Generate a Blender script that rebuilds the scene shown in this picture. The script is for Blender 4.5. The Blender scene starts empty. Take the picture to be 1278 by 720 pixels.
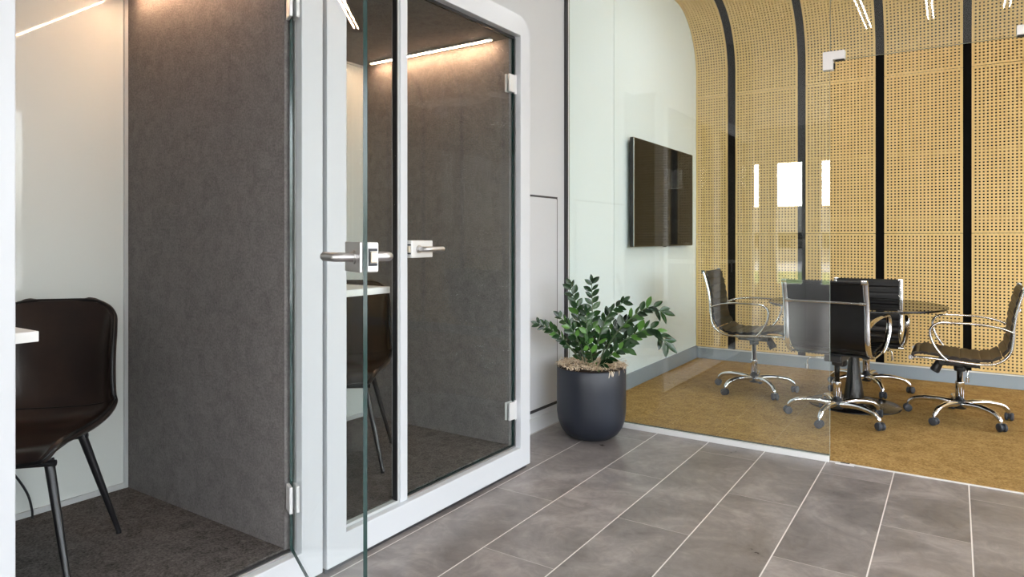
import bpy, bmesh, math, random
from mathutils import Vector, Matrix
random.seed(7)
PI = math.pi
C = bpy.context.scene.collection
R = math.radians

def lin(r, g, b):
    def f(c):
        c /= 255.0
        return c/12.92 if c <= 0.04045 else ((c+0.055)/1.055)**2.4
    return (f(r), f(g), f(b), 1.0)

# ------------------------------------------------------------------ materials
def mat(name, col, rough=0.5, metal=0.0, spec=0.5, coat=0.0):
    m = bpy.data.materials.new(name); m.use_nodes = True
    b = m.node_tree.nodes['Principled BSDF']
    b.inputs['Base Color'].default_value = col
    b.inputs['Roughness'].default_value = rough
    b.inputs['Metallic'].default_value = metal
    b.inputs['Specular IOR Level'].default_value = spec
    b.inputs['Coat Weight'].default_value = coat
    m.diffuse_color = col
    return m

class NT:
    def __init__(s, m):
        s.t = m.node_tree; s.n = s.t.nodes; s.l = s.t.links; s.b = s.n.get('Principled BSDF')
    def new(s, k, **kw):
        n = s.n.new(k)
        for a, v in kw.items(): setattr(n, a, v)
        return n
    def link(s, a, b): s.l.new(a, b)
    def math(s, op, a, b=None, c=None):
        n = s.new('ShaderNodeMath', operation=op)
        for i, v in enumerate((a, b, c)):
            if v is None: continue
            if isinstance(v, (int, float)): n.inputs[i].default_value = v
            else: s.link(v, n.inputs[i])
        return n.outputs[0]
    def mix(s, f, a, b, blend='MIX'):
        n = s.new('ShaderNodeMix', data_type='RGBA', blend_type=blend)
        for i, v in ((0, f), (6, a), (7, b)):
            if isinstance(v, (int, float, tuple)): n.inputs[i].default_value = v
            else: s.link(v, n.inputs[i])
        return n.outputs[2]
    def ramp(s, f, stops):
        n = s.new('ShaderNodeValToRGB'); e = n.color_ramp.elements
        while len(e) < len(stops): e.new(0.5)
        for k, (p, c) in zip(e, stops): k.position = p; k.color = c
        s.link(f, n.inputs[0]); return n.outputs[0]
    def coord(s, scale=(1, 1, 1)):
        t = s.new('ShaderNodeTexCoord'); m = s.new('ShaderNodeMapping'); m.inputs['Scale'].default_value = scale
        s.link(t.outputs['Object'], m.inputs[0]); return m.outputs[0]
    def noise(s, vec, scale, detail=4, rough=0.6, dist=0.0):
        n = s.new('ShaderNodeTexNoise'); n.inputs['Scale'].default_value = scale
        n.inputs['Detail'].default_value = detail; n.inputs['Roughness'].default_value = rough
        n.inputs['Distortion'].default_value = dist
        s.link(vec, n.inputs['Vector']); return n.outputs['Fac']
    def bump(s, h, strength, dist):
        n = s.new('ShaderNodeBump'); n.inputs['Strength'].default_value = strength; n.inputs['Distance'].default_value = dist
        s.link(h, n.inputs['Height']); s.link(n.outputs[0], s.b.inputs['Normal'])

M = {}
M['white_wall'] = mat('white_wall', lin(208, 210, 212), 0.6)
M['white_paint'] = mat('white_paint', lin(205, 208, 212), 0.35)
M['white_door'] = mat('white_door', lin(206, 208, 211), 0.45)
M['tv_wall'] = mat('glossy_white_wall', lin(236, 249, 252), 0.45)
M['ceiling'] = mat('ceiling_white', lin(235, 235, 233), 0.8)
M['plinth'] = mat('plinth_dark', lin(52, 52, 54), 0.5)
M['groove'] = mat('groove_grey', lin(60, 60, 62), 0.6)
M['base_grey'] = mat('skirting_grey', lin(146, 158, 168), 0.45)
M['black_wall'] = mat('acoustic_black', lin(12, 11, 10), 0.8, 0, 0.2)
M['black_plastic'] = mat('black_plastic', lin(28, 29, 32), 0.45)
M['caster'] = mat('caster_rubber', lin(50, 54, 62), 0.5)
M['alu'] = mat('satin_aluminium', lin(196, 194, 193), 0.32, 1.0)
M['alu_white'] = mat('pale_aluminium', lin(222, 222, 222), 0.4, 0.3)
M['patch'] = mat('patch_fitting', lin(228, 224, 222), 0.4, 0.15)
M['chrome'] = mat('chrome', lin(222, 222, 224), 0.07, 1.0)
M['black_metal'] = mat('black_metal', lin(26, 26, 28), 0.32, 0.0)
M['trumpet'] = mat('black_lacquer', lin(14, 14, 16), 0.22)
M['desk'] = mat('white_laminate', lin(232, 232, 230), 0.4)
M['edge_glass'] = mat('green_glass_edge', lin(12, 50, 45), 0.12, 0, 0.9)
M['tape'] = mat('pale_seal', lin(186, 190, 190), 0.35)
M['frosted'] = mat('back_painted_glass', lin(214, 220, 216), 0.04, 0, 0.5)
M['screen'] = mat('tv_screen', lin(8, 8, 10), 0.06, 0, 0.15)
M['tvbody'] = mat('tv_body', lin(16, 17, 19), 0.2)
M['pot'] = mat('pot_black', lin(34, 38, 47), 0.38, 0, 0.45)
M['soil'] = mat('soil', lin(58, 44, 32), 0.9)
M['stem'] = mat('stem_green', lin(72, 92, 58), 0.5)
M['building'] = mat('building_concrete', lin(170, 165, 158), 0.8)
M['latch'] = mat('latch_brass', lin(190, 178, 160), 0.35, 0.8)

def felt(name, base, dark, scale, bs):
    m = mat(name, base, 0.95, 0, 0.15); t = NT(m); co = t.coord()
    f = t.noise(co, scale, 6, 0.7)
    g = t.noise(co, scale*0.16, 4, 0.7, 0.8)
    fac = t.math('ADD', t.math('MULTIPLY', f, 0.65), t.math('MULTIPLY', g, 0.35))
    c = t.ramp(fac, [(0.36, dark), (0.64, base)]); t.link(c, t.b.inputs['Base Color'])
    t.bump(fac, bs, 0.012); return m
M['felt'] = felt('grey_felt', lin(128, 124, 122), lin(94, 91, 90), 130, 0.45)
M['booth_carpet'] = felt('charcoal_carpet', lin(116, 111, 108), lin(44, 42, 41), 120, 0.9)
M['mustard'] = felt('mustard_carpet', lin(188, 155, 98), lin(122, 92, 48), 75, 0.7)

def leather(name, a, b, rough):
    m = mat(name, a, rough, 0, 0.5); t = NT(m); co = t.coord()
    f = t.noise(co, 7, 3); t.link(t.ramp(f, [(0.35, a), (0.7, b)]), t.b.inputs['Base Color'])
    t.bump(t.noise(co, 160, 3), 0.12, 0.002); return m
M['leather'] = leather('brown_black_leather', lin(30, 23, 21), lin(46, 34, 28), 0.28)
M['black_leather'] = leather('black_leather', lin(15, 15, 16), lin(20, 19, 20), 0.42); M['black_leather'].node_tree.nodes['Principled BSDF'].inputs['Specular IOR Level'].default_value = 0.3
M['brown_leather'] = leather('dark_brown_leather', lin(42, 32, 23), lin(50, 38, 27), 0.42); M['brown_leather'].node_tree.nodes['Principled BSDF'].inputs['Specular IOR Level'].default_value = 0.3

def glass(name, tint, refl=1.0, rough=0.0):
    m = bpy.data.materials.new(name); m.use_nodes = True; t = NT(m); t.n.remove(t.b)
    out = t.n['Material Output']
    geo = t.new('ShaderNodeNewGeometry')
    ior = t.math('ADD', t.math('MULTIPLY', geo.outputs['Backfacing'], 1/1.5-1.5), 1.5)
    fr = t.new('ShaderNodeFresnel'); t.link(ior, fr.inputs['IOR'])
    tr = t.new('ShaderNodeBsdfTransparent'); tr.inputs[0].default_value = tint
    gl = t.new('ShaderNodeBsdfGlossy'); gl.inputs['Roughness'].default_value = rough
    gl.inputs['Color'].default_value = (1, 1, 1, 1)
    mx = t.new('ShaderNodeMixShader')
    t.link(t.math('MULTIPLY', fr.outputs[0], refl), mx.inputs[0])
    t.link(tr.outputs[0], mx.inputs[1]); t.link(gl.outputs[0], mx.inputs[2]); t.link(mx.outputs[0], out.inputs[0])
    return m
M['glass'] = glass('clear_glass', (0.965, 0.985, 0.975, 1), 1.25)
M['booth_glass'] = glass('booth_glass', (0.975, 0.988, 0.982, 1), 0.2)
M['window_glass'] = glass('window_glass', (0.99, 0.99, 0.99, 1), 0.6)
M['smoked'] = glass('smoked_table_glass', (0.10, 0.09, 0.08, 1), 0.75)

def emit(name, col, s):
    m = bpy.data.materials.new(name); m.use_nodes = True; t = NT(m); b = t.b
    b.inputs['Base Color'].default_value = (0.8, 0.8, 0.8, 1)
    b.inputs['Emission Color'].default_value = col; b.inputs['Emission Strength'].default_value = s
    return m
M['led_warm'] = emit('warm_led', (1.0, 0.60, 0.36, 1), 310)
M['led_hall'] = emit('hall_led', (1.0, 0.95, 0.88, 1), 50)
M['fill_meet'] = emit('meeting_fill_glow', (0.98, 0.98, 1.0, 1), 58)  # glow of the two lights added to brighten the meeting room
M['fill_hall'] = emit('hall_fill_glow', (0.98, 0.985, 1.0, 1), 11)  # glow of the fill panels added over the hall

# bamboo ply
def wood():
    m = mat('perforated_ply', lin(222, 186, 124), 0.45, 0, 0.4); t = NT(m)
    co = t.coord((1, 1, 1)); co2 = t.coord((45, 45, 1.6))
    a = t.noise(co2, 2.2, 5, 0.6); b = t.noise(co, 1.3, 3)
    c = t.ramp(a, [(0.3, lin(222, 188, 122)), (0.7, lin(236, 206, 146))])
    c = t.mix(t.math('MULTIPLY', b, 0.35), c, lin(218, 186, 120))
    t.link(c, t.b.inputs['Base Color']); return m
M['wood'] = wood()
M['batten'] = mat('batten_timber', lin(150, 118, 74), 0.7)
M['wood_edge'] = mat('ply_edge', lin(222, 194, 146), 0.5)

# floor tiles: stack of long tiles running towards the meeting room, half-bond
TW, TL, X0, Y0 = 0.3165, 1.085, -1.8460, 2.655
def tiles():
    m = mat('porcelain_tiles', lin(120, 112, 108), 0.4, 0, 0.5); t = NT(m)
    tc = t.new('ShaderNodeTexCoord'); sp = t.new('ShaderNodeSeparateXYZ'); t.link(tc.outputs['Object'], sp.inputs[0])
    u = t.math('DIVIDE', t.math('SUBTRACT', sp.outputs[0], X0), TW)
    row = t.math('FLOOR', u); fu = t.math('FRACT', u)
    par = t.math('FLOORED_MODULO', row, 2.0)
    v = t.math('ADD', t.math('DIVIDE', t.math('SUBTRACT', sp.outputs[1], Y0), TL), t.math('MULTIPLY', par, 0.5))
    col = t.math('FLOOR', v); fv = t.math('FRACT', v)
    du = t.math('MULTIPLY', t.math('MINIMUM', fu, t.math('SUBTRACT', 1.0, fu)), TW)
    dv = t.math('MULTIPLY', t.math('MINIMUM', fv, t.math('SUBTRACT', 1.0, fv)), TL)
    g1 = t.math('LESS_THAN', du, 0.0026); g2 = t.math('LESS_THAN', dv, 0.0017)
    cb = t.new('ShaderNodeCombineXYZ'); t.link(row, cb.inputs[0]); t.link(col, cb.inputs[1])
    wn = t.new('ShaderNodeTexWhiteNoise', noise_dimensions='2D'); t.link(cb.outputs[0], wn.inputs['Vector'])
    # per-tile shifted cloudy veining
    mp = t.new('ShaderNodeVectorMath', operation='MULTIPLY_ADD'); t.link(wn.outputs['Color'], mp.inputs[0])
    mp.inputs[1].default_value = (9, 9, 9); t.link(tc.outputs['Object'], mp.inputs[2])
    n1 = t.noise(mp.outputs[0], 2.6, 8, 0.62, 0.9); n2 = t.noise(mp.outputs[0], 11, 6, 0.7, 1.4)
    f = t.math('ADD', t.math('MULTIPLY', n1, 0.7), t.math('MULTIPLY', n2, 0.3))
    c = t.ramp(f, [(0.34, lin(98, 92, 90)), (0.5, lin(130, 123, 120)), (0.66, lin(164, 156, 152))])
    tone = t.math('ADD', 0.93, t.math('MULTIPLY', wn.outputs['Value'], 0.14))
    cc = t.new('ShaderNodeCombineColor')
    for i in range(3): t.link(tone, cc.inputs[i])
    c = t.mix(1.0, c, cc.outputs[0], 'MULTIPLY')
    c = t.mix(g2, c, lin(180, 173, 168)); c = t.mix(g1, c, lin(224, 219, 214))
    t.link(c, t.b.inputs['Base Color'])
    r = t.math('ADD', 0.20, t.math('MULTIPLY', f, 0.22)); t.link(r, t.b.inputs['Roughness'])
    gg = t.math('MAXIMUM', g1, g2)
    t.bump(t.math('SUBTRACT', t.math('MULTIPLY', n2, 0.25), gg), 0.25, 0.0015)
    return m
M['tiles'] = tiles()

def leafmat():
    m = mat('glossy_leaf', lin(46, 84, 40), 0.32, 0, 0.5); t = NT(m); co = t.coord()
    oi = t.new('ShaderNodeNewGeometry')
    c = t.ramp(oi.outputs['Random Per Island'], [(0.0, lin(18, 40, 20)), (0.7, lin(32, 64, 28)), (1.0, lin(84, 130, 52))])
    t.link(c, t.b.inputs['Base Color'])
    t.b.inputs['Subsurface Weight'].default_value = 0.0
    return m
M['leaf'] = leafmat(); M['leaf'].node_tree.nodes['Principled BSDF'].inputs['Roughness'].default_value = 0.24
def strawmat():
    m = mat('straw', lin(196, 170, 134), 0.8); t = NT(m)
    oi = t.new('ShaderNodeNewGeometry')
    t.link(t.ramp(oi.outputs['Random Per Island'], [(0.0, lin(172, 144, 112)), (0.5, lin(220, 198, 168)), (1.0, lin(242, 228, 206))]), t.b.inputs['Base Color'])
    return m
M['straw'] = strawmat()
def lawn():
    m = mat('lawn', lin(84, 110, 50), 0.95); t = NT(m); co = t.coord()
    t.link(t.ramp(t.noise(co, 0.6, 5), [(0.35, lin(70, 98, 44)), (0.65, lin(128, 142, 72))]), t.b.inputs['Base Color']); return m
M['lawn'] = lawn()

# ------------------------------------------------------------------ mesh building
class MB:
    def __init__(s): s.v = []; s.f = []; s.mi = []; s.sm = []
    def add(s, vs, fs, mi=0, smooth=False):
        o = len(s.v); s.v += [tuple(v) for v in vs]
        for f in fs: s.f.append(tuple(i+o for i in f)); s.mi.append(mi); s.sm.append(smooth)
        return s
    def box(s, x0, x1, y0, y1, z0, z1, bev=0.0, mi=0, mt=None, seg=2):
        if bev > 0:
            bm = bmesh.new(); bmesh.ops.create_cube(bm, size=1)
            for v in bm.verts:
                v.co = Vector(((x0+x1)/2+v.co.x*(x1-x0), (y0+y1)/2+v.co.y*(y1-y0), (z0+z1)/2+v.co.z*(z1-z0)))
            bmesh.ops.bevel(bm, geom=list(bm.edges), offset=bev, segments=seg, affect='EDGES', profile=0.5)
            bm.verts.index_update()
            vs = [v.co.copy() for v in bm.verts]; fs = [[v.index for v in f.verts] for f in bm.faces]; bm.free(); sm = False
        else:
            vs = [Vector((x, y, z)) for z in (z0, z1) for x, y in ((x0, y0), (x1, y0), (x1, y1), (x0, y1))]
            fs = [(3, 2, 1, 0), (4, 5, 6, 7), (0, 1, 5, 4), (1, 2, 6, 5), (2, 3, 7, 6), (3, 0, 4, 7)]; sm = False
        if mt is not None: vs = [mt @ v for v in vs]
        return s.add(vs, fs, mi, sm)
    def tube(s, pts, r, n=12, mi=0, cap=True, sx=1.0):
        """pts: list of Vector, r: number or list; sx flattens the section"""
        pts = [Vector(p) for p in pts]; k = len(pts)
        rs = r if isinstance(r, (list, tuple)) else [r]*k
        T = []
        for i in range(k):
            a = pts[max(i-1, 0)]; b = pts[min(i+1, k-1)]; T.append((b-a).normalized())
        N = Vector((0, 0, 1)) if abs(T[0].z) < 0.9 else Vector((1, 0, 0))
        N = (N-T[0]*N.dot(T[0])).normalized(); vs = []
        for i in range(k):
            N = (N-T[i]*N.dot(T[i])).normalized(); B = T[i].cross(N)
            for j in range(n):
                a = 2*PI*j/n; vs.append(pts[i]+N*math.cos(a)*rs[i]+B*math.sin(a)*rs[i]*sx)
        fs = []
        for i in range(k-1):
            for j in range(n):
                fs.append((i*n+j, i*n+(j+1) % n, (i+1)*n+(j+1) % n, (i+1)*n+j))
        s.add(vs, fs, mi, True)
        if cap:
            s.add(vs[:n], [tuple(reversed(range(n)))], mi); s.add(vs[-n:], [tuple(range(n))], mi)
        return s
    def lathe(s, prof, c=(0, 0, 0), n=32, mi=0, mt=None):
        vs = []; k = len(prof)
        for r, z in prof:
            for j in range(n):
                a = 2*PI*j/n; v = Vector((c[0]+r*math.cos(a), c[1]+r*math.sin(a), c[2]+z)); vs.append(mt @ v if mt else v)
        fs = [(i*n+j, i*n+(j+1) % n, (i+1)*n+(j+1) % n, (i+1)*n+j) for i in range(k-1) for j in range(n)]
        s.add(vs, fs, mi, True); return s
    def build(s, name, mats, parent=None):
        me = bpy.data.meshes.new(name); me.from_pydata(s.v, [], s.f)
        if not isinstance(mats, (list, tuple)): mats = [mats]
        for m in mats: me.materials.append(m)
        me.polygons.foreach_set('material_index', s.mi); me.polygons.foreach_set('use_smooth', s.sm)
        me.update(); o = bpy.data.objects.new(name, me); C.objects.link(o)
        if parent: o.parent = parent
        return o

def catmull(pts, n=6):
    pts = [Vector(p) for p in pts]; out = []
    P = [pts[0]*2-pts[1]]+pts+[pts[-1]*2-pts[-2]]
    for i in range(1, len(P)-2):
        for j in range(n):
            t = j/n; a, b, c, d = P[i-1:i+3]
            out.append(0.5*((2*b)+(c-a)*t+(2*a-5*b+4*c-d)*t*t+(3*b-a-3*c+d)*t**3))
    out.append(pts[-1]); return out

def thing(name, label, cat, loc=(0, 0, 0), rz=0, group=None):
    o = bpy.data.objects.new(name, None); C.objects.link(o); o.empty_display_size = 0.1
    o.location = loc; o.rotation_euler = (0, 0, rz); tag(o, label, cat, group); return o
def tag(o, label=None, cat=None, group=None):
    if label: o['label'] = label
    if cat: o['category'] = cat
    if group: o['group'] = group
    return o
def struct(o): o['kind'] = 'structure'; return o
def smod(o, w=0.0, seg=2, sub=0):
    if w: m = o.modifiers.new('bevel', 'BEVEL'); m.width = w; m.segments = seg; m.limit_method = 'ANGLE'
    if sub: m = o.modifiers.new('sub', 'SUBSURF'); m.levels = sub; m.render_levels = sub
    return o
def copy_tree(o, parent=None):
    c = o.copy(); C.objects.link(c); c.parent = parent
    for ch in [x for x in list(o.children)]: copy_tree(ch, c)
    return c

# ------------------------------------------------------------------ dimensions
XF, XG = -1.86, -1.90          # booth facade, booth glass line
WX = -2.18                     # white wall beside the booths
GY = 3.95                      # glass partition
CZ = 3.4                       # ceiling height
WY = 6.62                      # face of the perforated timber
RX = 4.2                       # right side of the hall and meeting room
BY = -6.2                      # back of the hall
LX = -5.6                      # left side of the hall behind the booths
PITCH = 1.38

# ------------------------------------------------------------------ floors
struct(MB().box(LX-.2, RX+.2, BY-.2, GY, -0.12, 0).build('floor', M['tiles']))
struct(MB().box(WX-.9, RX+.2, GY, WY+.3, -0.12, 0.002).build('floor_meeting_room', M['mustard']))
struct(MB().box(LX-.2, RX+.2, BY-.2, GY, CZ, CZ+.12).build('ceiling', M['ceiling']))
struct(MB().box(WX-.9, RX+.2, GY, WY+.3, CZ+.03, CZ+.15).build('ceiling_meeting_room', M['ceiling']))

# ------------------------------------------------------------------ left wall
w = MB()
w.box(-3.1, WX, 3.00, GY, 0, CZ)
struct(w.build('wall_left', M['white_wall']))
struct(MB().box(-3.1, WX, 0.18, 3.00, 2.36, CZ).build('wall_left_above_booths', M['white_wall']))
struct(MB().box(-3.2, -3.05, 0.18, 3.00, 0, 2.36).build('wall_left_behind_booths', M['white_wall']))
struct(MB().box(LX, -1.9, 0.06, 0.18, 0, CZ).build('wall_left_return', M['white_wall']))
struct(MB().box(-3.1, -2.172, GY, 4.684, 0, CZ).build('wall_meeting_left', M['tv_wall']))
struct(MB().box(-3.1, -2.20, 4.684, 4.694, 0, CZ).build('trim_1', M['groove']))
struct(MB().box(-3.1, -2.172, 4.694, WY+.3, 0, CZ).build('wall_meeting_left_far', M['tv_wall']))
struct(MB().box(-2.172, -2.160, GY+.02, WY+.02, 0.002, 0.125, 0.002).build('baseboard_meeting_left', M['base_grey']))
struct(MB().box(WX, WX+.012, 3.02, GY-.012, 0, 0.085, 0.002).build('baseboard_left', M['white_wall']))
struct(MB().box(WX, WX+.02, GY-.025, GY-.004, 0, CZ).build('trim_2', M['groove']))

# flush access panel beside the booth, in a shadow-gap frame
t = thing('access_panel', 'white flush access panel with a dark shadow gap beside the booth', 'access panel', (WX, 3.42, 0.118))
p = MB()
y0, y1, z1 = -.40, .41, 1.35
for a in ((y0, y1, 0, .018), (y0, y1, z1-.012, z1), (y0, y0+.01, 0, z1), (y1-.012, y1, 0, z1)):
    p.box(0.0005, .003, a[0], a[1], a[2], a[3])
p.build('shadow_gap', M['groove'], t)
MB().box(0.001, .010, y0+.012, y1-.018, .022, z1-.015, .002).build('panel_leaf', M['white_door'], t)

# ------------------------------------------------------------------ hall back wall, right wall (windows)
def window_wall(axis, fixed, a0, a1, sill, head, n, idx, side, fw):
    """axis 'y': wall on x = fixed running a0..a1 along y; axis 'x': wall on y = fixed"""
    def bx(mb, a, b, z0, z1, d0=-.06, d1=.06, **k):
        if axis == 'y': mb.box(fixed+d0, fixed+d1, a, b, z0, z1, **k)
        else: mb.box(a, b, fixed+d0, fixed+d1, z0, z1, **k)
        return mb
    w = MB(); bx(w, a0, a1, 0, sill, -.1, .1); bx(w, a0, a1, head, CZ+.1, -.1, .1)
    struct(w.build('wall_'+side, M['white_wall']))
    step = (a1-a0)/n
    for k in range(n):
        f = MB(); s, e = a0+k*step, a0+(k+1)*step
        bx(f, s, s+fw, sill, head); bx(f, e-fw, e, sill, head); bx(f, s+fw, e-fw, sill, sill+.05); bx(f, s+fw, e-fw, head-.05, head)
        o = struct(f.build('window_%d' % (idx+k), M['white_wall']))
        g = MB(); bx(g, s+fw+.001, e-fw-.001, sill+.05, head-.05, -.004, .004)
        g.build('pane', M['window_glass'], o)
window_wall('y', RX, BY, WY+.3, 0.25, 2.9, 10, 1, 'right', .05)
window_wall('x', BY, LX, RX, 0.25, 2.75, 12, 11, 'back', .17)
struct(MB().box(LX-.12, LX, BY, .18, 0, CZ).build('wall_far_left', M['white_wall']))
for k, (x, y) in enumerate(((-3.6, -4.6), (-.9, -5.2), (1.9, -5.2))):
    struct(MB().box(x-.2, x+.2, y-.2, y+.2, 0, CZ, .01).build('pillar_%d' % (k+1), M['white_wall']))

# outside ground and buildings beyond the windows
M['paving'] = mat('outside_paving', lin(176, 174, 172), 0.9)
struct(MB().box(-90, 90, -120, 90, -1.2, -.9).build('ground_outside', M['paving']))
struct(MB().box(-30, 30, -36, -20, -.9, -.86).build('ground_lawn', M['lawn']))
def building(x, y, wx, wy, hz, label):
    t = thing('office_building', label, 'building', (x, y, -.9))
    MB().box(-wx/2, wx/2, -wy/2, wy/2, 0, hz).build('facade', M['building'], t)
    b = MB()
    for k in range(int(hz//3)):
        b.box(-wx/2-.05, wx/2+.05, -wy/2-.05, wy/2+.05, 1.2+k*3, 2.6+k*3)
    b.build('window_band', M['tvbody'], t)
building(-8, -62, 26, 10, 5, 'pale low office block outside the windows behind the hall')
building(26, -70, 22, 12, 7.5, 'pale taller office block outside the corner of the hall')

# ------------------------------------------------------------------ timber wall (perforated, curved into the ceiling)
struct(MB().box(-3.1, RX+.2, WY+.075, WY+.3, 0, CZ+.1).build('wall_back_meeting_room', M['black_wall']))
struct(MB().box(-2.16, RX, WY+.012, WY+.074, 0.002, 0.105, .002).build('baseboard_back', M['base_grey']))
CR, CZ0 = 0.60, 2.80
def prof(s):
    """arc-length position from z=0 up the wall, round the curve and along the ceiling -> point (y,z) and inward normal"""
    if s < CZ0: return (WY, s, -1, 0)
    a = (s-CZ0)/CR
    if a < PI/2: return (WY-CR+CR*math.cos(a), CZ0+CR*math.sin(a), -math.cos(a), -math.sin(a))
    return (WY-CR-(s-CZ0-CR*PI/2), CZ0+CR, 0, -1)
# black liner behind the slots, following the same curve
ln = MB(); sv = [0.11+i*.06 for i in range(int((CZ0+CR*PI/2+2.0-.11)/.06))]
vs = []
for s in sv:
    y, z, ny, nz = prof(s)
    for x in (-2.17, RX): vs.append((x, y-ny*.05, z-nz*.05))
ln.add(vs, [(2*i, 2*i+1, 2*i+3, 2*i+2) for i in range(len(sv)-1)], 0, True)
struct(ln.build('wall_back_liner', M['black_wall']))
PP, HS, TH = 0.0262, 0.0124, 0.016
SMAX = CZ0+CR*PI/2+.45
def perforated(x0, x1, s0, s1, label, group):
    W = x1-x0; nc = int(round((W-.053)/.0266))+1; mx = .0265-HS/2; px_ = (W-.053)/(nc-1)
    xs = [x0]
    for i in range(nc): a = x0+mx+i*px_; xs += [a, a+HS]
    xs.append(x1)
    e = min(s1, SMAX); Ls = e-s0; nr = int(round((Ls-.050)/PP))+1; my = .025-HS/2; py_ = (Ls-.050)/(nr-1)
    ss = [s0]
    for i in range(nr): a = s0+my+i*py_; ss += [a, a+HS]
    ss.append(e)
    if s1 > e+.01: ss += [s1]
    nx = len(xs); vs = []; fs = []; mb = MB()
    for s in ss:
        y, z, ny, nz = prof(s)
        for x in xs: vs.append((x, y, z))
    hole = lambda i, j: i % 2 == 1 and j % 2 == 1 and j < 2*nr
    nb = len(vs)
    for s in ss:
        y, z, ny, nz = prof(s)
        for x in xs: vs.append((x, y-ny*TH, z-nz*TH))
    for j in range(len(ss)-1):
        for i in range(nx-1):
            a, b, c, d = j*nx+i, j*nx+i+1, (j+1)*nx+i+1, (j+1)*nx+i
            if hole(i, j):
                for p, q in ((a, b), (b, c), (c, d), (d, a)): fs.append((q, p, p+nb, q+nb))
            else: fs.append((a, b, c, d))
    mb.add(vs, fs, 0, False)
    ed = []
    for j in range(len(ss)-1):
        a, d = j*nx, (j+1)*nx; ed.append((d, a, a+nb, d+nb)); a, d = j*nx+nx-1, (j+1)*nx+nx-1; ed.append((a, d, d+nb, a+nb))
    L = (len(ss)-1)*nx
    ed.append((0, nx-1, nx-1+nb, nb)); ed.append((L+nx-1, L, L+nb, L+nx-1+nb))
    mb.f += ed; mb.mi += [1]*len(ed); mb.sm += [False]*len(ed)
    o = mb.build('perforated_panel', [M['wood'], M['wood_edge']]); tag(o, label, 'wall panel', group)
    # timber battens fixed to the back, glimpsed through the holes
    if s0 > 0.2:
        for sb in ((1.366, 1.916) if s0 < 2 else ()):
            MB().box(x0+.03, x1-.05, WY+TH+.001, WY+TH+.02, sb-.020, sb+.020).build('batten', M['batten'], o)
    return o
cols = [(-2.168, -1.858), (-1.782, -1.219), (-1.149, -.584), (-.516, .049), (.108, .673), (.737, 1.302), (1.366, 1.931), (1.995, 2.560), (2.624, 3.189), (3.253, 3.818)]
cn = ['narrow first column at the white television wall', 'second column from the television wall', 'third column from the television wall',
      'fourth column from the television wall', 'fifth column from the television wall', 'sixth column, beyond the right edge of the view', 'seventh column, beyond the right edge of the view',
      'eighth column, beyond the right edge of the view', 'ninth column, beyond the right edge of the view', 'tenth column, nearest the meeting room window']
rows = [(0.122, 1.238, 'lowest perforated ply panel of the '), (1.242, 2.596, 'middle perforated ply panel of the '), (2.600, CZ0+CR*PI/2+1.95, 'curved top perforated ply panel of the ')]
for (x0, x1), n in zip(cols, cn):
    for s0, s1, r in rows:
        perforated(x0, x1, s0, s1, r+n, 'perforated timber wall panels')
struct(MB().box(-2.15, 3.82, WY+.004, WY+.012, 0.106, 0.118).build('trim_3', M['alu_white']))

# ------------------------------------------------------------------ glass partition
JX, KX = -.563, .312           # door opening jambs
def pane(x0, x1, z0, z1, label):
    g = MB(); g.box(x0, x1, GY-.006, GY+.006, z0, z1)
    for i in (5, 3): pass
    for i, k in enumerate(g.mi):
        pass
    g.mi = [1, 1, 0, 1, 0, 1]
    o = g.build('glass_panel', [M['glass'], M['edge_clear']]); tag(o, label, 'glass panel', 'frameless panes of the meeting room front'); return o
M['edge_clear'] = mat('pale_glass_edge', lin(176, 190, 182), 0.2, 0, 0.6)
pane(-2.155, JX-.001, .030, CZ-.002, 'tall fixed glass pane behind the potted plant, left of the door opening')
pane(JX+.002, KX-.002, 2.150, CZ-.002, 'glass transom pane above the door opening')
pane(KX+.001, 2.4, .030, CZ-.002, 'fixed glass pane at the right edge of the photo, right of the door opening')
pane(2.404, RX-.12, .030, CZ-.002, 'far right fixed glass pane beyond the view')
t = thing('floor_channel', 'silver floor channel under the tall glass pane, behind the plant', 'channel', (-2.15, GY, 0), 0, 'glazing channels')
MB().box(0, 1.585, -.020, -.0065, 0.0, .031, .0015).build('front_lip', M['alu_white'], t)
MB().box(0, 1.585, .0065, .016, 0.003, .034, .0015).build('rear_lip', M['plinth'], t)
MB().box(0, 1.583, -.0064, .0064, 0.0, .026).build('seal', M['plinth'], t)
t = thing('floor_channel', 'silver floor channel right of the door opening', 'channel', (KX, GY, 0), 0, 'glazing channels')
MB().box(0, RX-.12-KX, -.020, -.0065, 0, .036, .0015).build('front_lip', M['alu_white'], t)
MB().box(0, RX-.12-KX, .0065, .016, 0.003, .034, .0015).build('rear_lip', M['plinth'], t)
struct(MB().box(JX, KX, GY-.008, GY+.006, 0, .004).build('trim_4', M['alu_white']))
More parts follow.
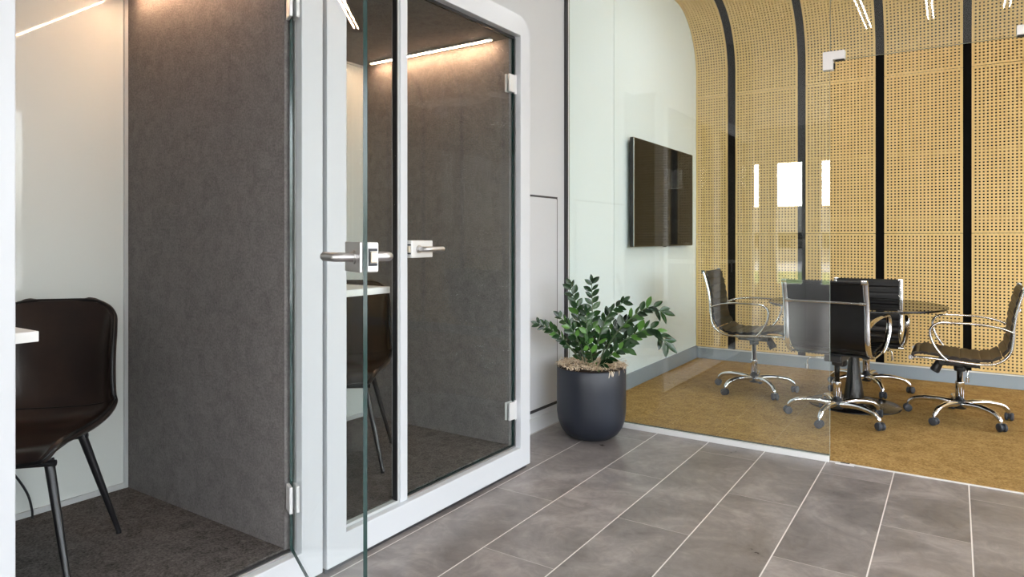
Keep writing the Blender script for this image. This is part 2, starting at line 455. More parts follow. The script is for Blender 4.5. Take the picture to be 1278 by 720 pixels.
for (x, sgn, lab) in ((JX, 1, 'white L-shaped patch fitting at the top left corner of the door opening'), (KX, -1, 'white patch fitting at the top right corner of the door opening')):
    t = thing('patch_fitting', lab, 'glass fitting', (x, GY, 2.148), 0, 'door patch fittings')
    for yy, nm in ((-.022, 'front_plate'), (.0065, 'rear_plate')):
        p = MB(); a = sorted((-.034*sgn, .073*sgn))
        # L outline
        pts = [(-.034, -.048), (.016, -.048), (.016, .004), (.073, .004), (.073, .05), (-.034, .05)]
        pts = [(q[0]*sgn, q[1]) for q in pts]
        if sgn < 0: pts = pts[::-1]
        vs = [(q[0], yy, q[1]) for q in pts]+[(q[0], yy+.0155, q[1]) for q in pts]
        fs = [tuple(range(6)), tuple(reversed(range(6, 12)))]+[(i, i+6, (i+1) % 6+6, (i+1) % 6) for i in range(6)]
        p.add(vs, fs); o = p.build(nm, M['patch'], t); smod(o, .0015)
    MB().box(*sorted((.0175*sgn, .024*sgn)), -.008, .008, -.044, -.012).build('stop', M['black_plastic'], t)
    MB().box(*sorted((.026*sgn, .07*sgn)), -.012, .012, -.002, .0035).build('pivot_slot', M['black_plastic'], t)
t = thing('floor_keeper', 'small chrome floor keeper plate in the door threshold', 'door fitting', (-.49, GY-.012, 0.001))
MB().box(-.045, .045, -.018, .014, 0, .006, .002).build('plate', M['alu_white'], t)
MB().box(-.022, .022, -.003, .010, .006, .0075).build('slot', M['black_plastic'], t)

# ------------------------------------------------------------------ phone booths
FZ, FT = 0.14, 2.225           # booth floor and ceiling
DW, DZ0, DZ1 = 0.808, 0.138, 2.222
def door(parent, hinge_y, ang, lab):
    d = bpy.data.objects.new('door', None); C.objects.link(d); d.parent = parent
    d.location = (XG, hinge_y, 0); d.rotation_euler = (0, 0, ang); d['label'] = lab
    g = MB(); g.box(-.005, .005, -DW, 0, DZ0, DZ1); g.mi = [1, 1, 1, 0, 1, 0]
    g.build('door_glass', [M['booth_glass'], M['edge_glass']], d)
    # lock body on the outside, cover plate inside
    zc = 1.154
    o = MB().box(.0055, .034, -DW+.001, -DW+.135, zc-.036, zc+.036, .004).build('lock_case', M['alu_white'], d)
    MB().box(-.013, -.0055, -DW+.001, -DW+.125, zc-.037, zc+.037, .002).build('cover_plate', M['alu'], d)
    k = MB(); k.box(.012, .028, -DW-.008, -DW+.002, zc-.014, zc+.014, .002)
    k.build('latch_bolt', M['latch'], d)
    k = MB(); k.box(.008, .030, -DW-.0005, -DW+.002, zc+.015, zc+.021); k.box(.008, .030, -DW-.0005, -DW+.002, zc-.021, zc-.015)
    k.box(.008, .0118, -DW-.0005, -DW+.002, zc-.015, zc+.015)
    k.build('latch_slot', M['black_plastic'], d)
    for sg, nm, x0 in ((1, 'outside_lever', .034), (-1, 'inside_lever', -.013)):
        h = MB(); y = -DW+.045; x1 = x0+sg*.046
        path = [(x0, y, zc), (x0+sg*.02, y, zc)]+[(x0+sg*(.028+.018*math.sin(a)), y+.018*(1-math.cos(a)), zc) for a in [PI/2*i/6 for i in range(7)]]+[(x1, y+.10, zc)]
        h.tube(path, .0115, 18)
        h.tube([(x0, y, zc), (x0+sg*.004, y, zc)], .017, 20)
        h.tube([(x1, y+.10, zc), (x1, y+.104, zc), (x1, y+.106, zc)], [.0115, .0095, .004], 18)
        h.build(nm, M['alu'], d)
    for z in (.318, 1.99):
        h = MB()
        h.box(.0055, .017, -.052, .004, z-.045, z+.045, .003); h.box(-.017, -.0055, -.052, .004, z-.045, z+.045, .003)
        h.tube([(.008, .010, z-.05), (.008, .010, z+.05)], .008, 14)
        h.build('hinge', M['alu_white'], d)
    return d

def frame_ring(y0, y1, z0, z1, iy0, iy1, iz0, iz1, rad, x0, x1):
    """white front frame, outer top corners rounded, square opening"""
    out = [(y0, z0), (y1, z0)]
    out += [(y1-rad+rad*math.cos(a), z1-rad+rad*math.sin(a)) for a in [PI/2*i/10 for i in range(11)]]
    out += [(y0+rad-rad*math.sin(a), z1-rad+rad*math.cos(a)) for a in [PI/2*i/10 for i in range(11)]]
    bm = bmesh.new()
    def loop(pts, x): return [bm.verts.new((x, p[0], p[1])) for p in pts]
    inn = [(iy0, iz0), (iy1, iz0), (iy1, iz1), (iy0, iz1)]
    for x in (x1,):
        O = loop(out, x); I = loop(inn, x)
        eo = [bm.edges.new((O[i], O[(i+1) % len(O)])) for i in range(len(O))]
        ei = [bm.edges.new((I[i], I[(i+1) % 4])) for i in range(4)]
        bmesh.ops.triangle_fill(bm, use_beauty=True, edges=eo+ei, normal=(1, 0, 0))
    r = bmesh.ops.extrude_face_region(bm, geom=list(bm.faces))
    bmesh.ops.translate(bm, verts=[v for v in r['geom'] if isinstance(v, bmesh.types.BMVert)], vec=(x0-x1, 0, 0))
    bmesh.ops.recalc_face_normals(bm, faces=list(bm.faces))
    me = bpy.data.meshes.new('front_frame'); bm.to_mesh(me); bm.free(); return me

def shell_chair(label, loc, rz, group):
    t = thing('shell_chair', label, 'chair', loc, rz, group)
    # profile along centre: (x forward, z, half width)
    P = [(.225, .400, .150), (.20, .428, .185), (.10, .426, .208), (0, .415, .216), (-.10, .410, .222), (-.175, .420, .226), (-.222, .462, .224),
         (-.245, .545, .217), (-.262, .64, .211), (-.275, .70, .207), (-.281, .74, .202), (-.286, .77, .194), (-.289, .79, .182), (-.292, .808, .165), (-.293, .822, .143), (-.294, .831, .118), (-.294, .835, .09)]
    pc = catmull([(a, 0, b) for a, b, c in P], 4); wc = catmull([(c, 0, 0) for a, b, c in P], 4)
    nv = len(pc); nu = 17; vs = []; T = []
    for i in range(nv):
        a = pc[max(i-1, 0)]; b = pc[min(i+1, nv-1)]; tg = (b-a).normalized(); nrm = Vector((tg.z, 0, -tg.x))
        if nrm.z < 0 and i < nv*.4: nrm = -nrm
        if nrm.x < 0 and i >= nv*.4: nrm = -nrm
        f = i/(nv-1)
        cup = .075*math.exp(-((f-.43)/.22)**2)+.028+.02*f
        for j in range(nu):
            q = -1+2*j/(nu-1); hw = wc[i].x
            y = hw*math.sin(q*PI/2*.94)/math.sin(PI/2*.94)
            vs.append(pc[i]+Vector((0, y, 0))+nrm*cup*(1-.85*max(0, min(1, (f-.62)/.30)))*abs(q)**2.6)
    fs = [(i*nu+j, i*nu+j+1, (i+1)*nu+j+1, (i+1)*nu+j) for i in range(nv-1) for j in range(nu-1)]
    mb = MB(); mb.add(vs, fs, 0, True); o = mb.build('shell', M['leather'], t)
    s = o.modifiers.new('thick', 'SOLIDIFY'); s.thickness = .022; s.offset = 0; smod(o, 0, 0, 1)
    # piping round the rim
    rim = [vs[i*nu] for i in range(nv)]+[vs[(nv-1)*nu+j] for j in range(1, nu)]+[vs[i*nu+nu-1] for i in range(nv-2, -1, -1)]+[vs[j] for j in range(nu-2, 0, -1)]
    for _ in range(4): rim = [(rim[i-1]+rim[i]*2+rim[(i+1) % len(rim)])/4 for i in range(len(rim))]
    mb = MB(); mb.tube(rim+[rim[0]], .0062, 8, cap=False); mb.build('piping', M['black_leather'], t)
    # seat crease seam
    i0 = min(range(nv), key=lambda i: abs(pc[i].z-.455)+(0 if pc[i].x < -.15 else 1)); mb = MB(); mb.tube([vs[i0*nu+j]+Vector((.012, 0, .004)) for j in range(1, nu-1)], .0025, 6); mb.build('seam', M['black_leather'], t)
    # under-seat frame
    mb = MB(); mb.tube([(.15, -.15, .378), (.15, .15, .378)], .010, 10); mb.tube([(-.14, -.14, .378), (-.14, .14, .378)], .010, 10)
    mb.tube([(.15, 0, .378), (-.14, 0, .378)], .010, 10); mb.box(-.12, .13, -.11, .11, .380, .390, .003); mb.build('seat_frame', M['black_metal'], t)
    for sx in (1, -1):
        for sy in (1, -1):
            mb = MB(); a = Vector((.128*sx-(.01 if sx < 0 else 0), .122*sy, .386)); b = Vector((.222*sx, .212*sy, .008))
            mb.tube([a, a*.5+b*.5, b], [.0145, .012, .0085], 12)
            mb.tube([b+Vector((0, 0, .002)), b-Vector((0, 0, .008))], .0095, 12)
            mb.build('leg', M['black_metal'], t)
    return t

def booth(dy, which, door_ang, desk_y, desk_z, chair, lamp_lab):
    t = thing('phone_booth', which, 'phone booth', (0, dy, 0), 0, 'white framed glazed phone booths')
    me = frame_ring(1.623, 2.984, .021, 2.342, 1.715, 2.893, .124, 2.238, .10, XF-.075, XF)
    me.materials.append(M['white_paint']); o = bpy.data.objects.new('front_frame', me); C.objects.link(o); o.parent = t; smod(o, .003)
    MB().box(XF-.072, XF-.022, 2.024, 2.066, .124, 2.238, .003).build('mullion', M['white_paint'], t)
    # thin grey bead round the fixed light
    b = MB()
    for a in ((1.716, 1.724, .125, 2.237), (2.012, 2.023, .125, 2.237)): b.box(XG-.012, XG+.012, *a)
    b.box(XG-.012, XG+.012, 1.724, 2.012, .125, .136); b.box(XG-.012, XG+.012, 1.724, 2.012, 2.226, 2.237)
    b.build('glazing_bead', M['tape'], t)
    MB().box(XG-.011, XG+.013, 2.0063, 2.0118, .1365, 2.2255).build('gasket', M['black_plastic'], t)
    b = MB()
    b.box(XG-.012, XG+.004, 2.0665, 2.892, .1245, .134); b.box(XG-.012, XG+.004, 2.0665, 2.892, 2.226, 2.2375); b.box(XG-.012, XG+.004, 2.884, 2.8925, .134, 2.226)
    b.build('door_stop', M['plinth'], t)
    b = MB()
    b.box(XG+.004, XG+.009, 2.0665, 2.892, .1245, .131); b.box(XG+.004, XG+.010, 2.886, 2.8925, .131, 2.226)
    b.build('threshold_strip', M['alu'], t)
    MB().box(XG-.005, XG+.005, 1.7245, 2.0060, .1365, 2.2255).build('side_pane', M['booth_glass'], t)
    MB().box(-3.0, XF-.076, 2.861, 2.96, .10, 2.33).box(XF-.0765, XG-.012, 2.861, 2.8835, .1245, 2.2375).build('felt_side_wall', M['felt'], t)
    MB().box(-3.0, XF-.076, 1.65, 1.706, .10, 2.33).build('felt_side_wall', M['felt'], t)
    MB().box(-3.0, XF-.0765, 1.706, 2.8605, .10, FZ).box(XF-.0765, XG-.014, 1.7165, 2.8605, .1245, FZ).build('booth_carpet', M['booth_carpet'], t)
    c = MB().box(-3.0, XF-.0765, 1.706, 2.8605, FT, 2.33).box(XF-.0765, XG-.014, 1.7165, 2.8605, FT, 2.2375).build('booth_ceiling', M['felt'], t)
    MB().box(-2.98, -2.95, 1.707, 2.860, FZ, FT).build('frosted_back_panel', M['frosted'], t)
    b = MB(); b.box(-2.95, -2.938, 2.845, 2.860, FZ, FT); b.box(-2.95, -2.938, 1.707, 1.72, FZ, FT); b.box(-2.95, -2.940, 1.72, 2.845, FZ, FZ+.022); b.box(-2.95, -2.940, 1.72, 2.845, FT-.012, FT)
    b.build('back_panel_rail', M['tape'], t)
    MB().box(XF-.074, XF-.02, 1.63, 2.975, 0.0, .0205).build('plinth', M['plinth'], t)
    h = MB().box(-2.85, -1.985, 2.797, 2.828, FT-.008, FT-.0005, .002).build('lamp_housing', M['tape'], t)
    MB().box(-2.845, -1.99, 2.809, 2.8165, FT-.011, FT-.0085).build('light_strip', M['led_warm'], h)
    door(t, 2.880, door_ang, 'glass door with a satin lever handle')
    d = thing('wall_desk', 'white shelf desk inside the '+('left' if dy else 'right')+' phone booth', 'desk', (-1.96, desk_y, desk_z), 0, 'booth shelf desks')
    yl = 1.707+dy-desk_y
    MB().box(-.66, 0, yl+.002, 0, -.027, 0, .002).build('desk_top', M['desk'], d)
    for x in (-.12, -.54):
        b = MB(); b.box(x-.006, x+.006, yl+.002, yl+.20, -.033, -.0272); b.box(x-.006, x+.006, yl+.002, yl+.008, -.14, -.033)
        b.build('bracket', M['alu_white'], d)
    shell_chair(chair[0], (chair[1], chair[2], FZ), chair[3], 'dark leather shell chairs in the booths')
    return t

# angle of the open door: free edge on the line of sight given by the photograph's measured bearing
hy = 2.880-PITCH
OPEN = math.radians(63.7)
CHR = math.atan2(-.78, .63)
booth(-PITCH, 'white framed left phone booth with its glass door standing open', OPEN, .765, .962,
      ('dark leather shell chair in the left booth, by the frosted back panel', -2.49, .925, R(-42.5)), '')
booth(0.0, 'white framed right phone booth with its glass door closed', 0, 2.045, .999,
      ('dark leather shell chair in the right booth, partly hidden behind the desk', -2.464, 2.245, CHR), '')
# gap filler between the two booths is the shadow between their frames
# power lead of the left booth, hanging behind the chair
o = MB().tube(catmull([(-2.91, .93, .62), (-2.91, .975, .45), (-2.90, 1.048, .333), (-2.90, 1.092, .247), (-2.90, 1.108, .18), (-2.90, 1.11, .146)], 6), .0042, 8).build('power_cable', M['black_plastic'])
tag(o, 'thin black cable hanging behind the shell chair in the left booth', 'cable')

# ------------------------------------------------------------------ television
t = thing('wall_television', 'black flat television mounted on the white meeting room wall', 'television', (-2.172, 5.63, 1.13))
b = MB(); b.box(.028, .062, -.708, .708, 0, .868, .006); b.build('housing', M['tvbody'], t)
MB().box(.0625, .0638, -.700, .700, .014, .858).build('screen', M['screen'], t)
b = MB(); b.box(.0605, .0655, -.710, -.7035, .002, .866, .001); b.build('bright_edge_trim', M['chrome'], t)
b = MB(); b.box(.0, .010, -.22, .22, .25, .62); b.box(.010, .028, -.16, -.12, .22, .66); b.box(.010, .028, .12, .16, .22, .66); b.build('wall_bracket', M['black_metal'], t)
MB().box(.04, .055, -.03, .03, -.006, .001, .001).build('sensor_bar', M['black_plastic'], t)

# ------------------------------------------------------------------ meeting table
TX, TY, TZ = -.612, 5.385, .730
t = thing('meeting_table', 'round smoked glass meeting table on a black trumpet pedestal', 'table', (TX, TY, 0.002))
mb = MB(); n = 72; rr = .575; pr = [(0, TZ-.013), (rr-.005, TZ-.013), (rr-.005, TZ), (0.0, TZ)]
mb.lathe(pr, n=n); o = mb.build('table_top', M['smoked'], t)
MB().lathe([(rr-.0045, TZ-.014), (rr, TZ-.011), (rr, TZ-.002), (rr-.0045, TZ+.0005)], n=72).build('table_rim', M['trumpet'], t)
for p_ in o.data.polygons: p_.use_smooth = False
pr = [(0, .012), (.29, .010), (.30, .004), (.30, 0)]
pf = [(.30, 0), (.302, .004), (.298, .009), (.20, .020), (.13, .030), (.118, .034)]
MB().lathe(pf[:5]+[(.05, .032), (0, .032)], n=56).build('base_disc', M['trumpet'], t)
pf = [(.070, .030), (.069, .036), (.064, .08), (.056, .14), (.047, .21), (.039, .29), (.033, .37), (.031, .46), (.033, .56), (.042, .63), (.065, .68), (.09, .70), (.09, .716), (0, .716)]
MB().lathe(pf, n=40).build('pedestal', M['trumpet'], t)
MB().lathe([(0, .7165), (.07, .7165), (.07, .7178), (0, .7178)], n=32).build('mounting_disc', M['chrome'], t)

# ------------------------------------------------------------------ office chairs
def ribbed(prof, hw, ribs, depth, thick):
    """sling following prof (list of Vector), ribbed across"""
    pts = catmull(prof, 14); L = [0]
    for a, b in zip(pts, pts[1:]): L.append(L[-1]+(b-a).length)
    vs = []; n = len(pts)
    for i, p in enumerate(pts):
        a = pts[max(i-1, 0)]; b = pts[min(i+1, n-1)]; tg = (b-a).normalized(); nr = Vector((tg.z, 0, -tg.x))
        ph = (L[i]/L[-1]*ribs) % 1.0
        off = depth*(abs(math.sin(ph*PI))**0.45)
        for y in (-hw, -hw*.5, 0, hw*.5, hw): vs.append(p+nr*off+Vector((0, y, 0)))
        for y in (hw, -hw): vs.append(p-nr*(thick)+Vector((0, y, 0)))
    k = 7; fs = [(i*k+j, i*k+(j+1) % k, (i+1)*k+(j+1) % k, (i+1)*k+j) for i in range(n-1) for j in range(k)]
    fs += [tuple(range(k)), tuple(reversed(range((n-1)*k, n*k)))]
    return vs, fs
def office_chair(label, x, y, rz, dz, m, swing):
    t = thing('office_chair', label, 'office chair', (x, y, .002), rz, 'ribbed leather swivel chairs round the meeting table')
    zs = .425+dz; HW = .245
    V = lambda a, b: Vector((a, 0, b))
    seat = [V(.262, zs-.004), V(.25, zs+.018), V(.20, zs+.028), V(.10, zs+.018), V(.0, zs+.008), V(-.10, zs+.004), V(-.165, zs+.012), V(-.215, zs+.04)]
    back = [V(-.217, zs+.045), V(-.245, zs+.085), V(-.262, zs+.15), V(-.268, zs+.22), V(-.278, zs+.30), V(-.295, zs+.38), V(-.318, zs+.46)]
    for pr, nm, rb in ((seat, 'seat', 9), (back, 'backrest', 8)):
        vs, fs = ribbed(pr, HW-.02, rb, .010, .008)
        MB().add(vs, fs, 0, False).build(nm, m, t)
    # one continuous side frame each side
    fp = [V(.268, zs-.004), V(.20, zs), V(.08, zs-.004), V(-.06, zs-.014), V(-.15, zs-.012), V(-.215, zs+.014), V(-.258, zs+.07), V(-.272, zs+.15), V(-.276, zs+.22), V(-.286, zs+.30), V(-.304, zs+.38), V(-.328, zs+.465)]
    for sy in (-1, 1):
        pts = [p+Vector((0, sy*(HW-.006), 0)) for p in catmull(fp, 6)]
        mb = MB(); mb.tube(pts, .0088, 12, sx=1.9)
        for e in (pts[0], pts[-1]): mb.tube([e+Vector((0, -sy*.02, 0)), e+Vector((0, sy*.012, 0))], .014, 14)
        mb.build('side_frame', M['chrome'], t)
        # arm loop: from the back frame forward, round and down to the seat frame
        ap = [(-.272, zs+.195), (-.20, zs+.222), (-.10, zs+.236), (.02, zs+.238), (.11, zs+.232), (.152, zs+.20), (.158, zs+.15), (.138, zs+.09), (.10, zs+.03), (.068, zs-.002)]
        lat = [0, .012, .022, .026, .026, .026, .026, .022, .012, .002]
        pts = catmull([(a, sy*(HW+.004+l), b) for (a, b), l in zip(ap, lat)], 6)
        MB().tube(pts, .0085, 12, sx=1.9).build('armrest', M['chrome'], t)
    mb = MB(); mb.tube([(-.300, -HW+.004, zs+.335), (-.300, HW-.004, zs+.335)], .0085, 12)
    for sy in (-1, 1): mb.tube([(-.298, sy*(HW-.045), zs+.335), (-.298, sy*(HW-.008), zs+.335)], .0125, 12)
    mb.build('back_crossbar', M['chrome'], t)
    MB().tube([(-.325, -HW+.01, zs+.460), (-.325, HW-.01, zs+.460)], .011, 12).build('end_bar', M['black_leather'], t)
    MB().tube([(.262, -HW+.01, zs-.004), (.262, HW-.01, zs-.004)], .011, 12).build('end_bar', M['black_leather'], t)
    mb = MB(); mb.box(-.11, .12, -.055, .055, zs-.070, zs-.028, .008); mb.box(-.085, .085, -.235, .235, zs-.030, zs-.018, .004); mb.lathe([(0, zs-.11), (.032, zs-.105), (.036, zs-.07), (0, zs-.069)], n=20)
    mb.build('tilt_mechanism', M['black_plastic'], t)
    # tension knob and lever
    mb = MB(); mb.tube([(.105, 0, zs-.045), (.125, 0, zs-.085), (.140, 0, zs-.115), (.144, 0, zs-.122)], [.022, .027, .030, .026], 16); mb.build('tension_knob', M['black_plastic'], t)
    mb = MB(); mb.tube(catmull([(-.02, .05, zs-.055), (-.03, .12, zs-.06), (-.04, .17, zs-.075), (-.04, .18, zs-.12)], 5), .0045, 8); mb.tube([(-.04, .18, zs-.115), (-.04, .18, zs-.145)], .010, 12); mb.build('height_lever', M['chrome'], t)
    mb = MB(); mb.lathe([(0, .118), (.026, .118), (.026, .245), (.0255, .25), (.017, .252), (.017, zs-.10), (0, zs-.10)], n=24); mb.build('gas_lift', M['chrome'], t)
    b = MB(); b.lathe([(0, .072), (.034, .072), (.040, .085), (.040, .120), (.034, .130), (.0, .130)], n=24); b = b.build('star_base', M['black_plastic'], t)
    for k in range(5):
        a = swing+k*2*PI/5-rz; cx, sy_ = math.cos(a), math.sin(a)
        f = lambda r, z: Vector((r*cx, r*sy_, z))
        mb = MB(); mb.tube(catmull([f(.034, .105), f(.10, .114), (f(.18, .114)), f(.255, .100), f(.290, .074), f(.298, .052)], 5), [.022-.009*i/25 for i in range(26)], 10)
        leg = mb.build('base_leg', M['chrome'], b)
        # twin wheel castor
        ca = a+.9+k*1.3; mt = Matrix.Translation(f(.304, .027)) @ Matrix.Rotation(ca, 4, 'Z') @ Matrix.Rotation(PI/2, 4, 'X')
        mb = MB()
        for s0 in (-.024, .006): mb.lathe([(0, s0), (.020, s0), (.026, s0+.004), (.026, s0+.014), (.020, s0+.018), (0, s0+.018)], n=20, mt=mt)
        mb.lathe([(0, -.006), (.018, -.006), (.018, .006), (0, .006)], n=16, mt=mt)
        mb.tube([f(.298, .03), f(.298, .058)], .008, 10)
        mb.build('caster', M['caster'], b)
    return t
office_chair('black ribbed swivel chair at the left of the table, side on, beyond the glass', -1.318, 5.43, R(2), .045, M['black_leather'], R(24))
office_chair('black swivel chair nearest the glass, its back to the camera', -.655, 4.892, R(83.5), .038, M['black_leather'], R(42))
office_chair('black ribbed swivel chair at the far side of the table, facing the camera', -.590, 5.965, R(-86), -.035, M['black_leather'], R(9))
office_chair('dark brown ribbed swivel chair at the right of the table, side on', .022, 5.34, R(180), .0, M['brown_leather'], R(27))

# ------------------------------------------------------------------ potted plant
PX, PY = -1.842, 3.655
t = thing('potted_plant', 'glossy dark green leafy plant in a rounded black pot in front of the glass', 'potted plant', (PX, PY, 0))
r0 = .208
pf = [(0, 0), (.09, .0), (.125, .006), (.160, .030), (.186, .066), (.201, .11), (r0, .16), (r0, .30), (r0, .418), (r0-.003, .424), (r0-.009, .424), (r0-.012, .418), (r0-.012, .375), (0, .375)]
MB().lathe([(a, b) for a, b in pf], n=64).build('pot', M['pot'], t)
mb = MB(); mb.lathe([(r0-.0125, .405), (.15, .415), (.06, .43), (0, .435)], n=40); mb.build('soil', M['soil'], t)
mb = MB()
for k in range(1500):
    a = random.uniform(0, 2*PI); r = (r0-.004)*math.sqrt(random.uniform(0, 1)); z = .428+.024*(1-(r/r0)**2)+random.uniform(0, .014)
    if random.random() < .05 and k: r = r0+.002
    d = random.uniform(0, 2*PI); Ln = random.uniform(.02, .06); wv = random.uniform(.0012, .0026)
    p0 = Vector((r*math.cos(a), r*math.sin(a), z)); dv = Vector((math.cos(d), math.sin(d), random.uniform(-.3, .35)))*Ln/2
    if (p0+dv).xy.length > r0+.006 and random.random() < .8: dv = dv*.3
    mid = p0+Vector((0, 0, random.uniform(.0, .010))); sd = Vector((-math.sin(d), math.cos(d), random.uniform(-.4, .4)))*wv
    q = [p0-dv, mid, p0+dv]; vs = []
    for p_ in q: vs += [p_-sd, p_+sd]
    mb.add(vs, [(0, 1, 3, 2), (2, 3, 5, 4)])
# a few strands hanging over the front rim
for k in range(8):
    a = R(-15+random.uniform(-22, 18)); rr = r0+.003; L_ = random.uniform(.010, .038); z = .426
    tx = Vector((-math.sin(a), math.cos(a), 0)); c0 = Vector((rr*math.cos(a), rr*math.sin(a), 0))
    pts = [c0*.95+Vector((0, 0, z+.004)), c0+Vector((0, 0, z)), c0*1.012+tx*random.uniform(-.01, .01)+Vector((0, 0, z-L_))]
    vs = []
    for p_ in pts: vs += [p_-tx*.0016, p_+tx*.0016]
    mb.add(vs, [(0, 1, 3, 2), (2, 3, 5, 4)])
o = mb.build('straw_mulch', M['straw'], t); o['kind'] = 'stuff'
CRT, CFW = Vector((.834, .552, 0)), Vector((-.552, .834, 0))
def frond(root, ctrl, n, ll, start=.22, nm='frond'):
    pts = catmull([root]+ctrl, 10); mb = MB(); K = len(pts)
    mb.tube(pts, [.0065-.0045*i/(K-1) for i in range(K)], 8, mi=0)
    L = [0]
    for a, b in zip(pts, pts[1:]): L.append(L[-1]+(b-a).length)
    def at(s):
        s *= L[-1]
        for i in range(K-1):
            if L[i+1] >= s: f = (s-L[i])/max(1e-6, L[i+1]-L[i]); return pts[i].lerp(pts[i+1], f), (pts[i+1]-pts[i]).normalized()
        return pts[-1], (pts[-1]-pts[-2]).normalized()
    for k in range(n*2+1):
        s = start+(1-start)*min(1, (k//2)/(n-.5)+(.25/n if k % 2 else 0)); p, tg = at(min(s, .995)); sgn = 1 if k % 2 else -1
        n0 = (CFW*-.75+Vector((0, 0, .55))+Vector((random.uniform(-.35, .35), random.uniform(-.35, .35), random.uniform(-.3, .3))))
        side = tg.cross(n0).normalized()
        last = k == n*2
        ang = R(random.uniform(36, 52)) if not last else R(4)
        dr = (tg*math.cos(ang)+side*sgn*math.sin(ang)+Vector((0, 0, random.uniform(.02, .22)))).normalized()
        up = side.cross(tg).normalized(); up = (up if up.dot(n0) > 0 else -up)
        wd = dr.cross(up).normalized(); wd = (wd*math.cos(.35)+up*math.sin(random.uniform(-.5, .5))).normalized(); nn = wd.cross(dr)
        l = ll*random.uniform(.85, 1.1)*(1-.35*abs(s-.6)); w_ = l*random.uniform(.21, .25)
        prs = [(0, .05), (.12, .45), (.32, .92), (.5, 1.0), (.7, .82), (.88, .42), (1, .02)]
        vs = []
        for a, b in prs:
            c = p+dr*l*a-nn*(0)+Vector((0, 0, -l*.16*a*a)); fold = .30*w_*b
            vs += [c-wd*w_*b+up*fold*.6, c-wd*w_*b*.5+up*fold*.15, c, c+wd*w_*b*.5+up*fold*.15, c+wd*w_*b+up*fold*.6]
        fs = [(i*5+j, i*5+j+1, (i+1)*5+j+1, (i+1)*5+j) for i in range(6) for j in range(4)]
        mb.add(vs, fs, 1, True)
    o = mb.build(nm, [M['stem'], M['leaf']], t); return o
def P3(r, f, z): return CRT*r+CFW*f+Vector((0, 0, z))
# right, toward camera, height above floor
fr = [
    (P3(-.03, .0, .42), [P3(-.12, -.03, .53), P3(-.22, -.05, .635), P3(-.325, -.06, .690)], 9, .058, .40),
    (P3(-.01, .03, .42), [P3(-.05, .03, .60), P3(-.08, .03, .76), P3(-.125, .02, .905)], 9, .072, .32),
    (P3(.01, .0, .42), [P3(.00, .0, .60), P3(.005, -.01, .77), P3(.0, -.02, .935)], 10, .070, .28),
    (P3(-.03, -.04, .42), [P3(-.07, -.06, .54), P3(-.12, -.08, .65), P3(-.20, -.09, .735)], 7, .062, .32),
    (P3(.02, .01, .42), [P3(.04, .02, .57), P3(.10, .02, .72), P3(.21, .0, .815)], 9, .064, .30),
    (P3(.04, -.02, .42), [P3(.13, -.05, .60), P3(.23, -.10, .72), P3(.34, -.14, .795), P3(.42, -.16, .77)], 11, .078, .30),
    (P3(.05, -.04, .42), [P3(.13, -.09, .54), P3(.24, -.15, .635), P3(.35, -.19, .675), P3(.43, -.21, .60)], 11, .078, .32),
    (P3(.03, -.06, .42), [P3(.08, -.12, .49), P3(.14, -.16, .545), P3(.20, -.18, .565)], 6, .066, .3),
    (P3(.0, -.05, .42), [P3(-.01, -.10, .50), P3(-.03, -.14, .56), P3(-.06, -.17, .60)], 6, .070, .2),
    (P3(.01, -.02, .42), [P3(.03, -.05, .55), P3(.06, -.07, .66), P3(.10, -.08, .75)], 8, .066, .2),
    (P3(-.04, -.01, .42), [P3(-.08, .0, .52), P3(-.10, .0, .62), P3(-.13, .0, .68)], 7, .066, .2),
    (P3(-.01, -.03, .42), [P3(-.03, -.06, .54), P3(-.035, -.07, .66), P3(-.04, -.07, .76)], 8, .068, .2),
    (P3(.0, -.08, .42), [P3(.03, -.13, .45), P3(.06, -.16, .47)], 4, .050, .2),
    (P3(.05, .03, .42), [P3(.10, .04, .55), P3(.15, .03, .65), P3(.22, .0, .70)], 8, .064, .3),
]
for f in fr: frond(f[0], [p-CRT*max(0, (p.dot(CRT))*.06) for p in f[1]], f[2], f[3]*1.12, f[4])

# ------------------------------------------------------------------ lights
def linear_lamp(x, y0, y1, z, label, m='led_hall'):
    t = thing('linear_pendant', label, 'ceiling light', (x, (y0+y1)/2, z), 0, 'slim linear pendant lights over the hall')
    h = (y1-y0)/2
    MB().box(-.03, .03, -h, h, .0, .06, .003).build('housing', M['white_paint'], t)
    for sx in (-.018, .018):
        MB().box(sx-.0045, sx+.0045, -h+.01, h-.01, -.004, -.0002).build('diffuser', M[m], t)
    for yy in (-h*.8, h*.8): MB().tube([(0, yy, .06), (0, yy, CZ-z-.001)], .0015, 6).build('wire', M['alu'], t)
nm = ['leftmost', 'middle', 'right']
for x, n in ((-.62, 'nearest the booths'), (-.17, 'in the middle over the hall'), (.33, 'over the right of the hall')):
    linear_lamp(x, 1.42, 3.1, 3.0, 'slim white linear pendant light '+n+', mirrored in the glass')
def fill_panel(x, y, z, sx, sy, m, label, group):  # unseen panel added to brighten the hall, kept out of the glass reflections
    t = thing('fill_light', label, 'ceiling light', (x, y, z), 0, group)
    MB().box(-sx/2, sx/2, -sy/2, sy/2, -.012, -.001, .002).build('light_frame', M['white_paint'], t)
    MB().box(-sx/2+.02, sx/2-.02, -sy/2+.02, sy/2-.02, -.016, -.0125).build('diffuser', M[m], t)
k = 0
pos = ['nearest the booths', 'in the centre', 'nearest the right windows']
rw = ['in front of the glass', 'over the camera', 'in the rear hall', 'by the back windows']
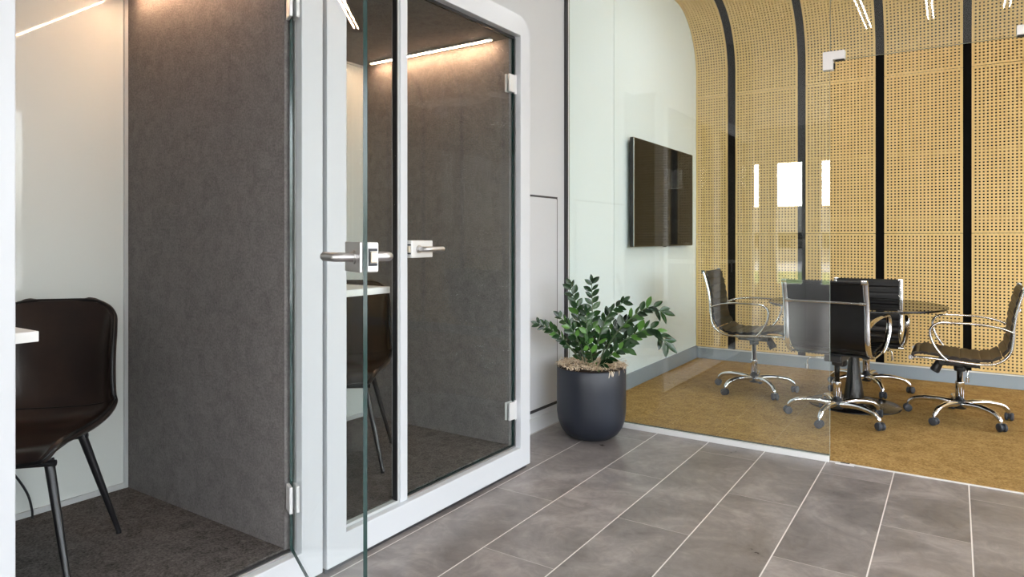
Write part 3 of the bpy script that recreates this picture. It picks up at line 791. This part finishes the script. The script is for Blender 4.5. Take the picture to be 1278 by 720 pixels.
for j, y in enumerate((1.8, -.6, -2.8, -4.8)):
    for i, x in ((1, 1.6), (2, 3.1)):
        fill_panel(x, y, CZ, 1.2, .6, 'fill_hall', 'added hall ceiling fill light %s, %s' % (pos[i], rw[j]), 'added fill lights in the hall ceiling')
for i, x in enumerate((-.7, 3.1)):  # two unseen lights added to brighten the meeting room
    t = thing('fill_light', 'added meeting room fill light '+('over the table', 'at the windows')[i], 'ceiling light', (x, 5.0, CZ), 0, 'added fill lights in the meeting room ceiling')
    MB().box(-.55, .55, -.10, .10, -.020, -.003, .002).build('light_frame', M['white_paint'], t)
    MB().box(-.53, .53, -.08, .08, -.024, -.0205).build('diffuser', M['fill_meet'], t)

# ------------------------------------------------------------------ world
wd = bpy.data.worlds.new('sky'); bpy.context.scene.world = wd; wd.use_nodes = True
nt = wd.node_tree; bg = nt.nodes['Background']
sk = nt.nodes.new('ShaderNodeTexSky'); sk.sky_type = 'NISHITA'; sk.sun_disc = False; sk.sun_elevation = R(42); sk.sun_rotation = R(200); sk.air_density = 1.0; sk.dust_density = 3.0
hs = nt.nodes.new('ShaderNodeHueSaturation'); hs.inputs['Saturation'].default_value = 0.30
nt.links.new(sk.outputs[0], hs.inputs['Color']); nt.links.new(hs.outputs[0], bg.inputs[0]); bg.inputs[1].default_value = 2.7

# ------------------------------------------------------------------ camera
cam = bpy.data.cameras.new('camera'); co = bpy.data.objects.new('camera', cam); C.objects.link(co)
cam.sensor_width = 36; cam.lens = 36*837.1/1278; cam.shift_y = -(360-297.15)/1278
cam.clip_start = 0.02
co.location = (0, 0, 1.2); co.rotation_euler = (R(90), 0, R(33.49))
sc = bpy.context.scene; sc.camera = co
sc.view_settings.view_transform = 'Standard'; sc.view_settings.look = 'None'; sc.view_settings.gamma = 1; sc.view_settings.use_curve_mapping = False
sc.view_settings.exposure = -0.45
sc.cycles.max_bounces = 12; sc.cycles.transparent_max_bounces = 24; sc.cycles.glossy_bounces = 6; sc.cycles.diffuse_bounces = 5
sc.cycles.use_denoising = True; sc.cycles.sample_clamp_indirect = 8; sc.cycles.caustics_reflective = False; sc.cycles.caustics_refractive = False
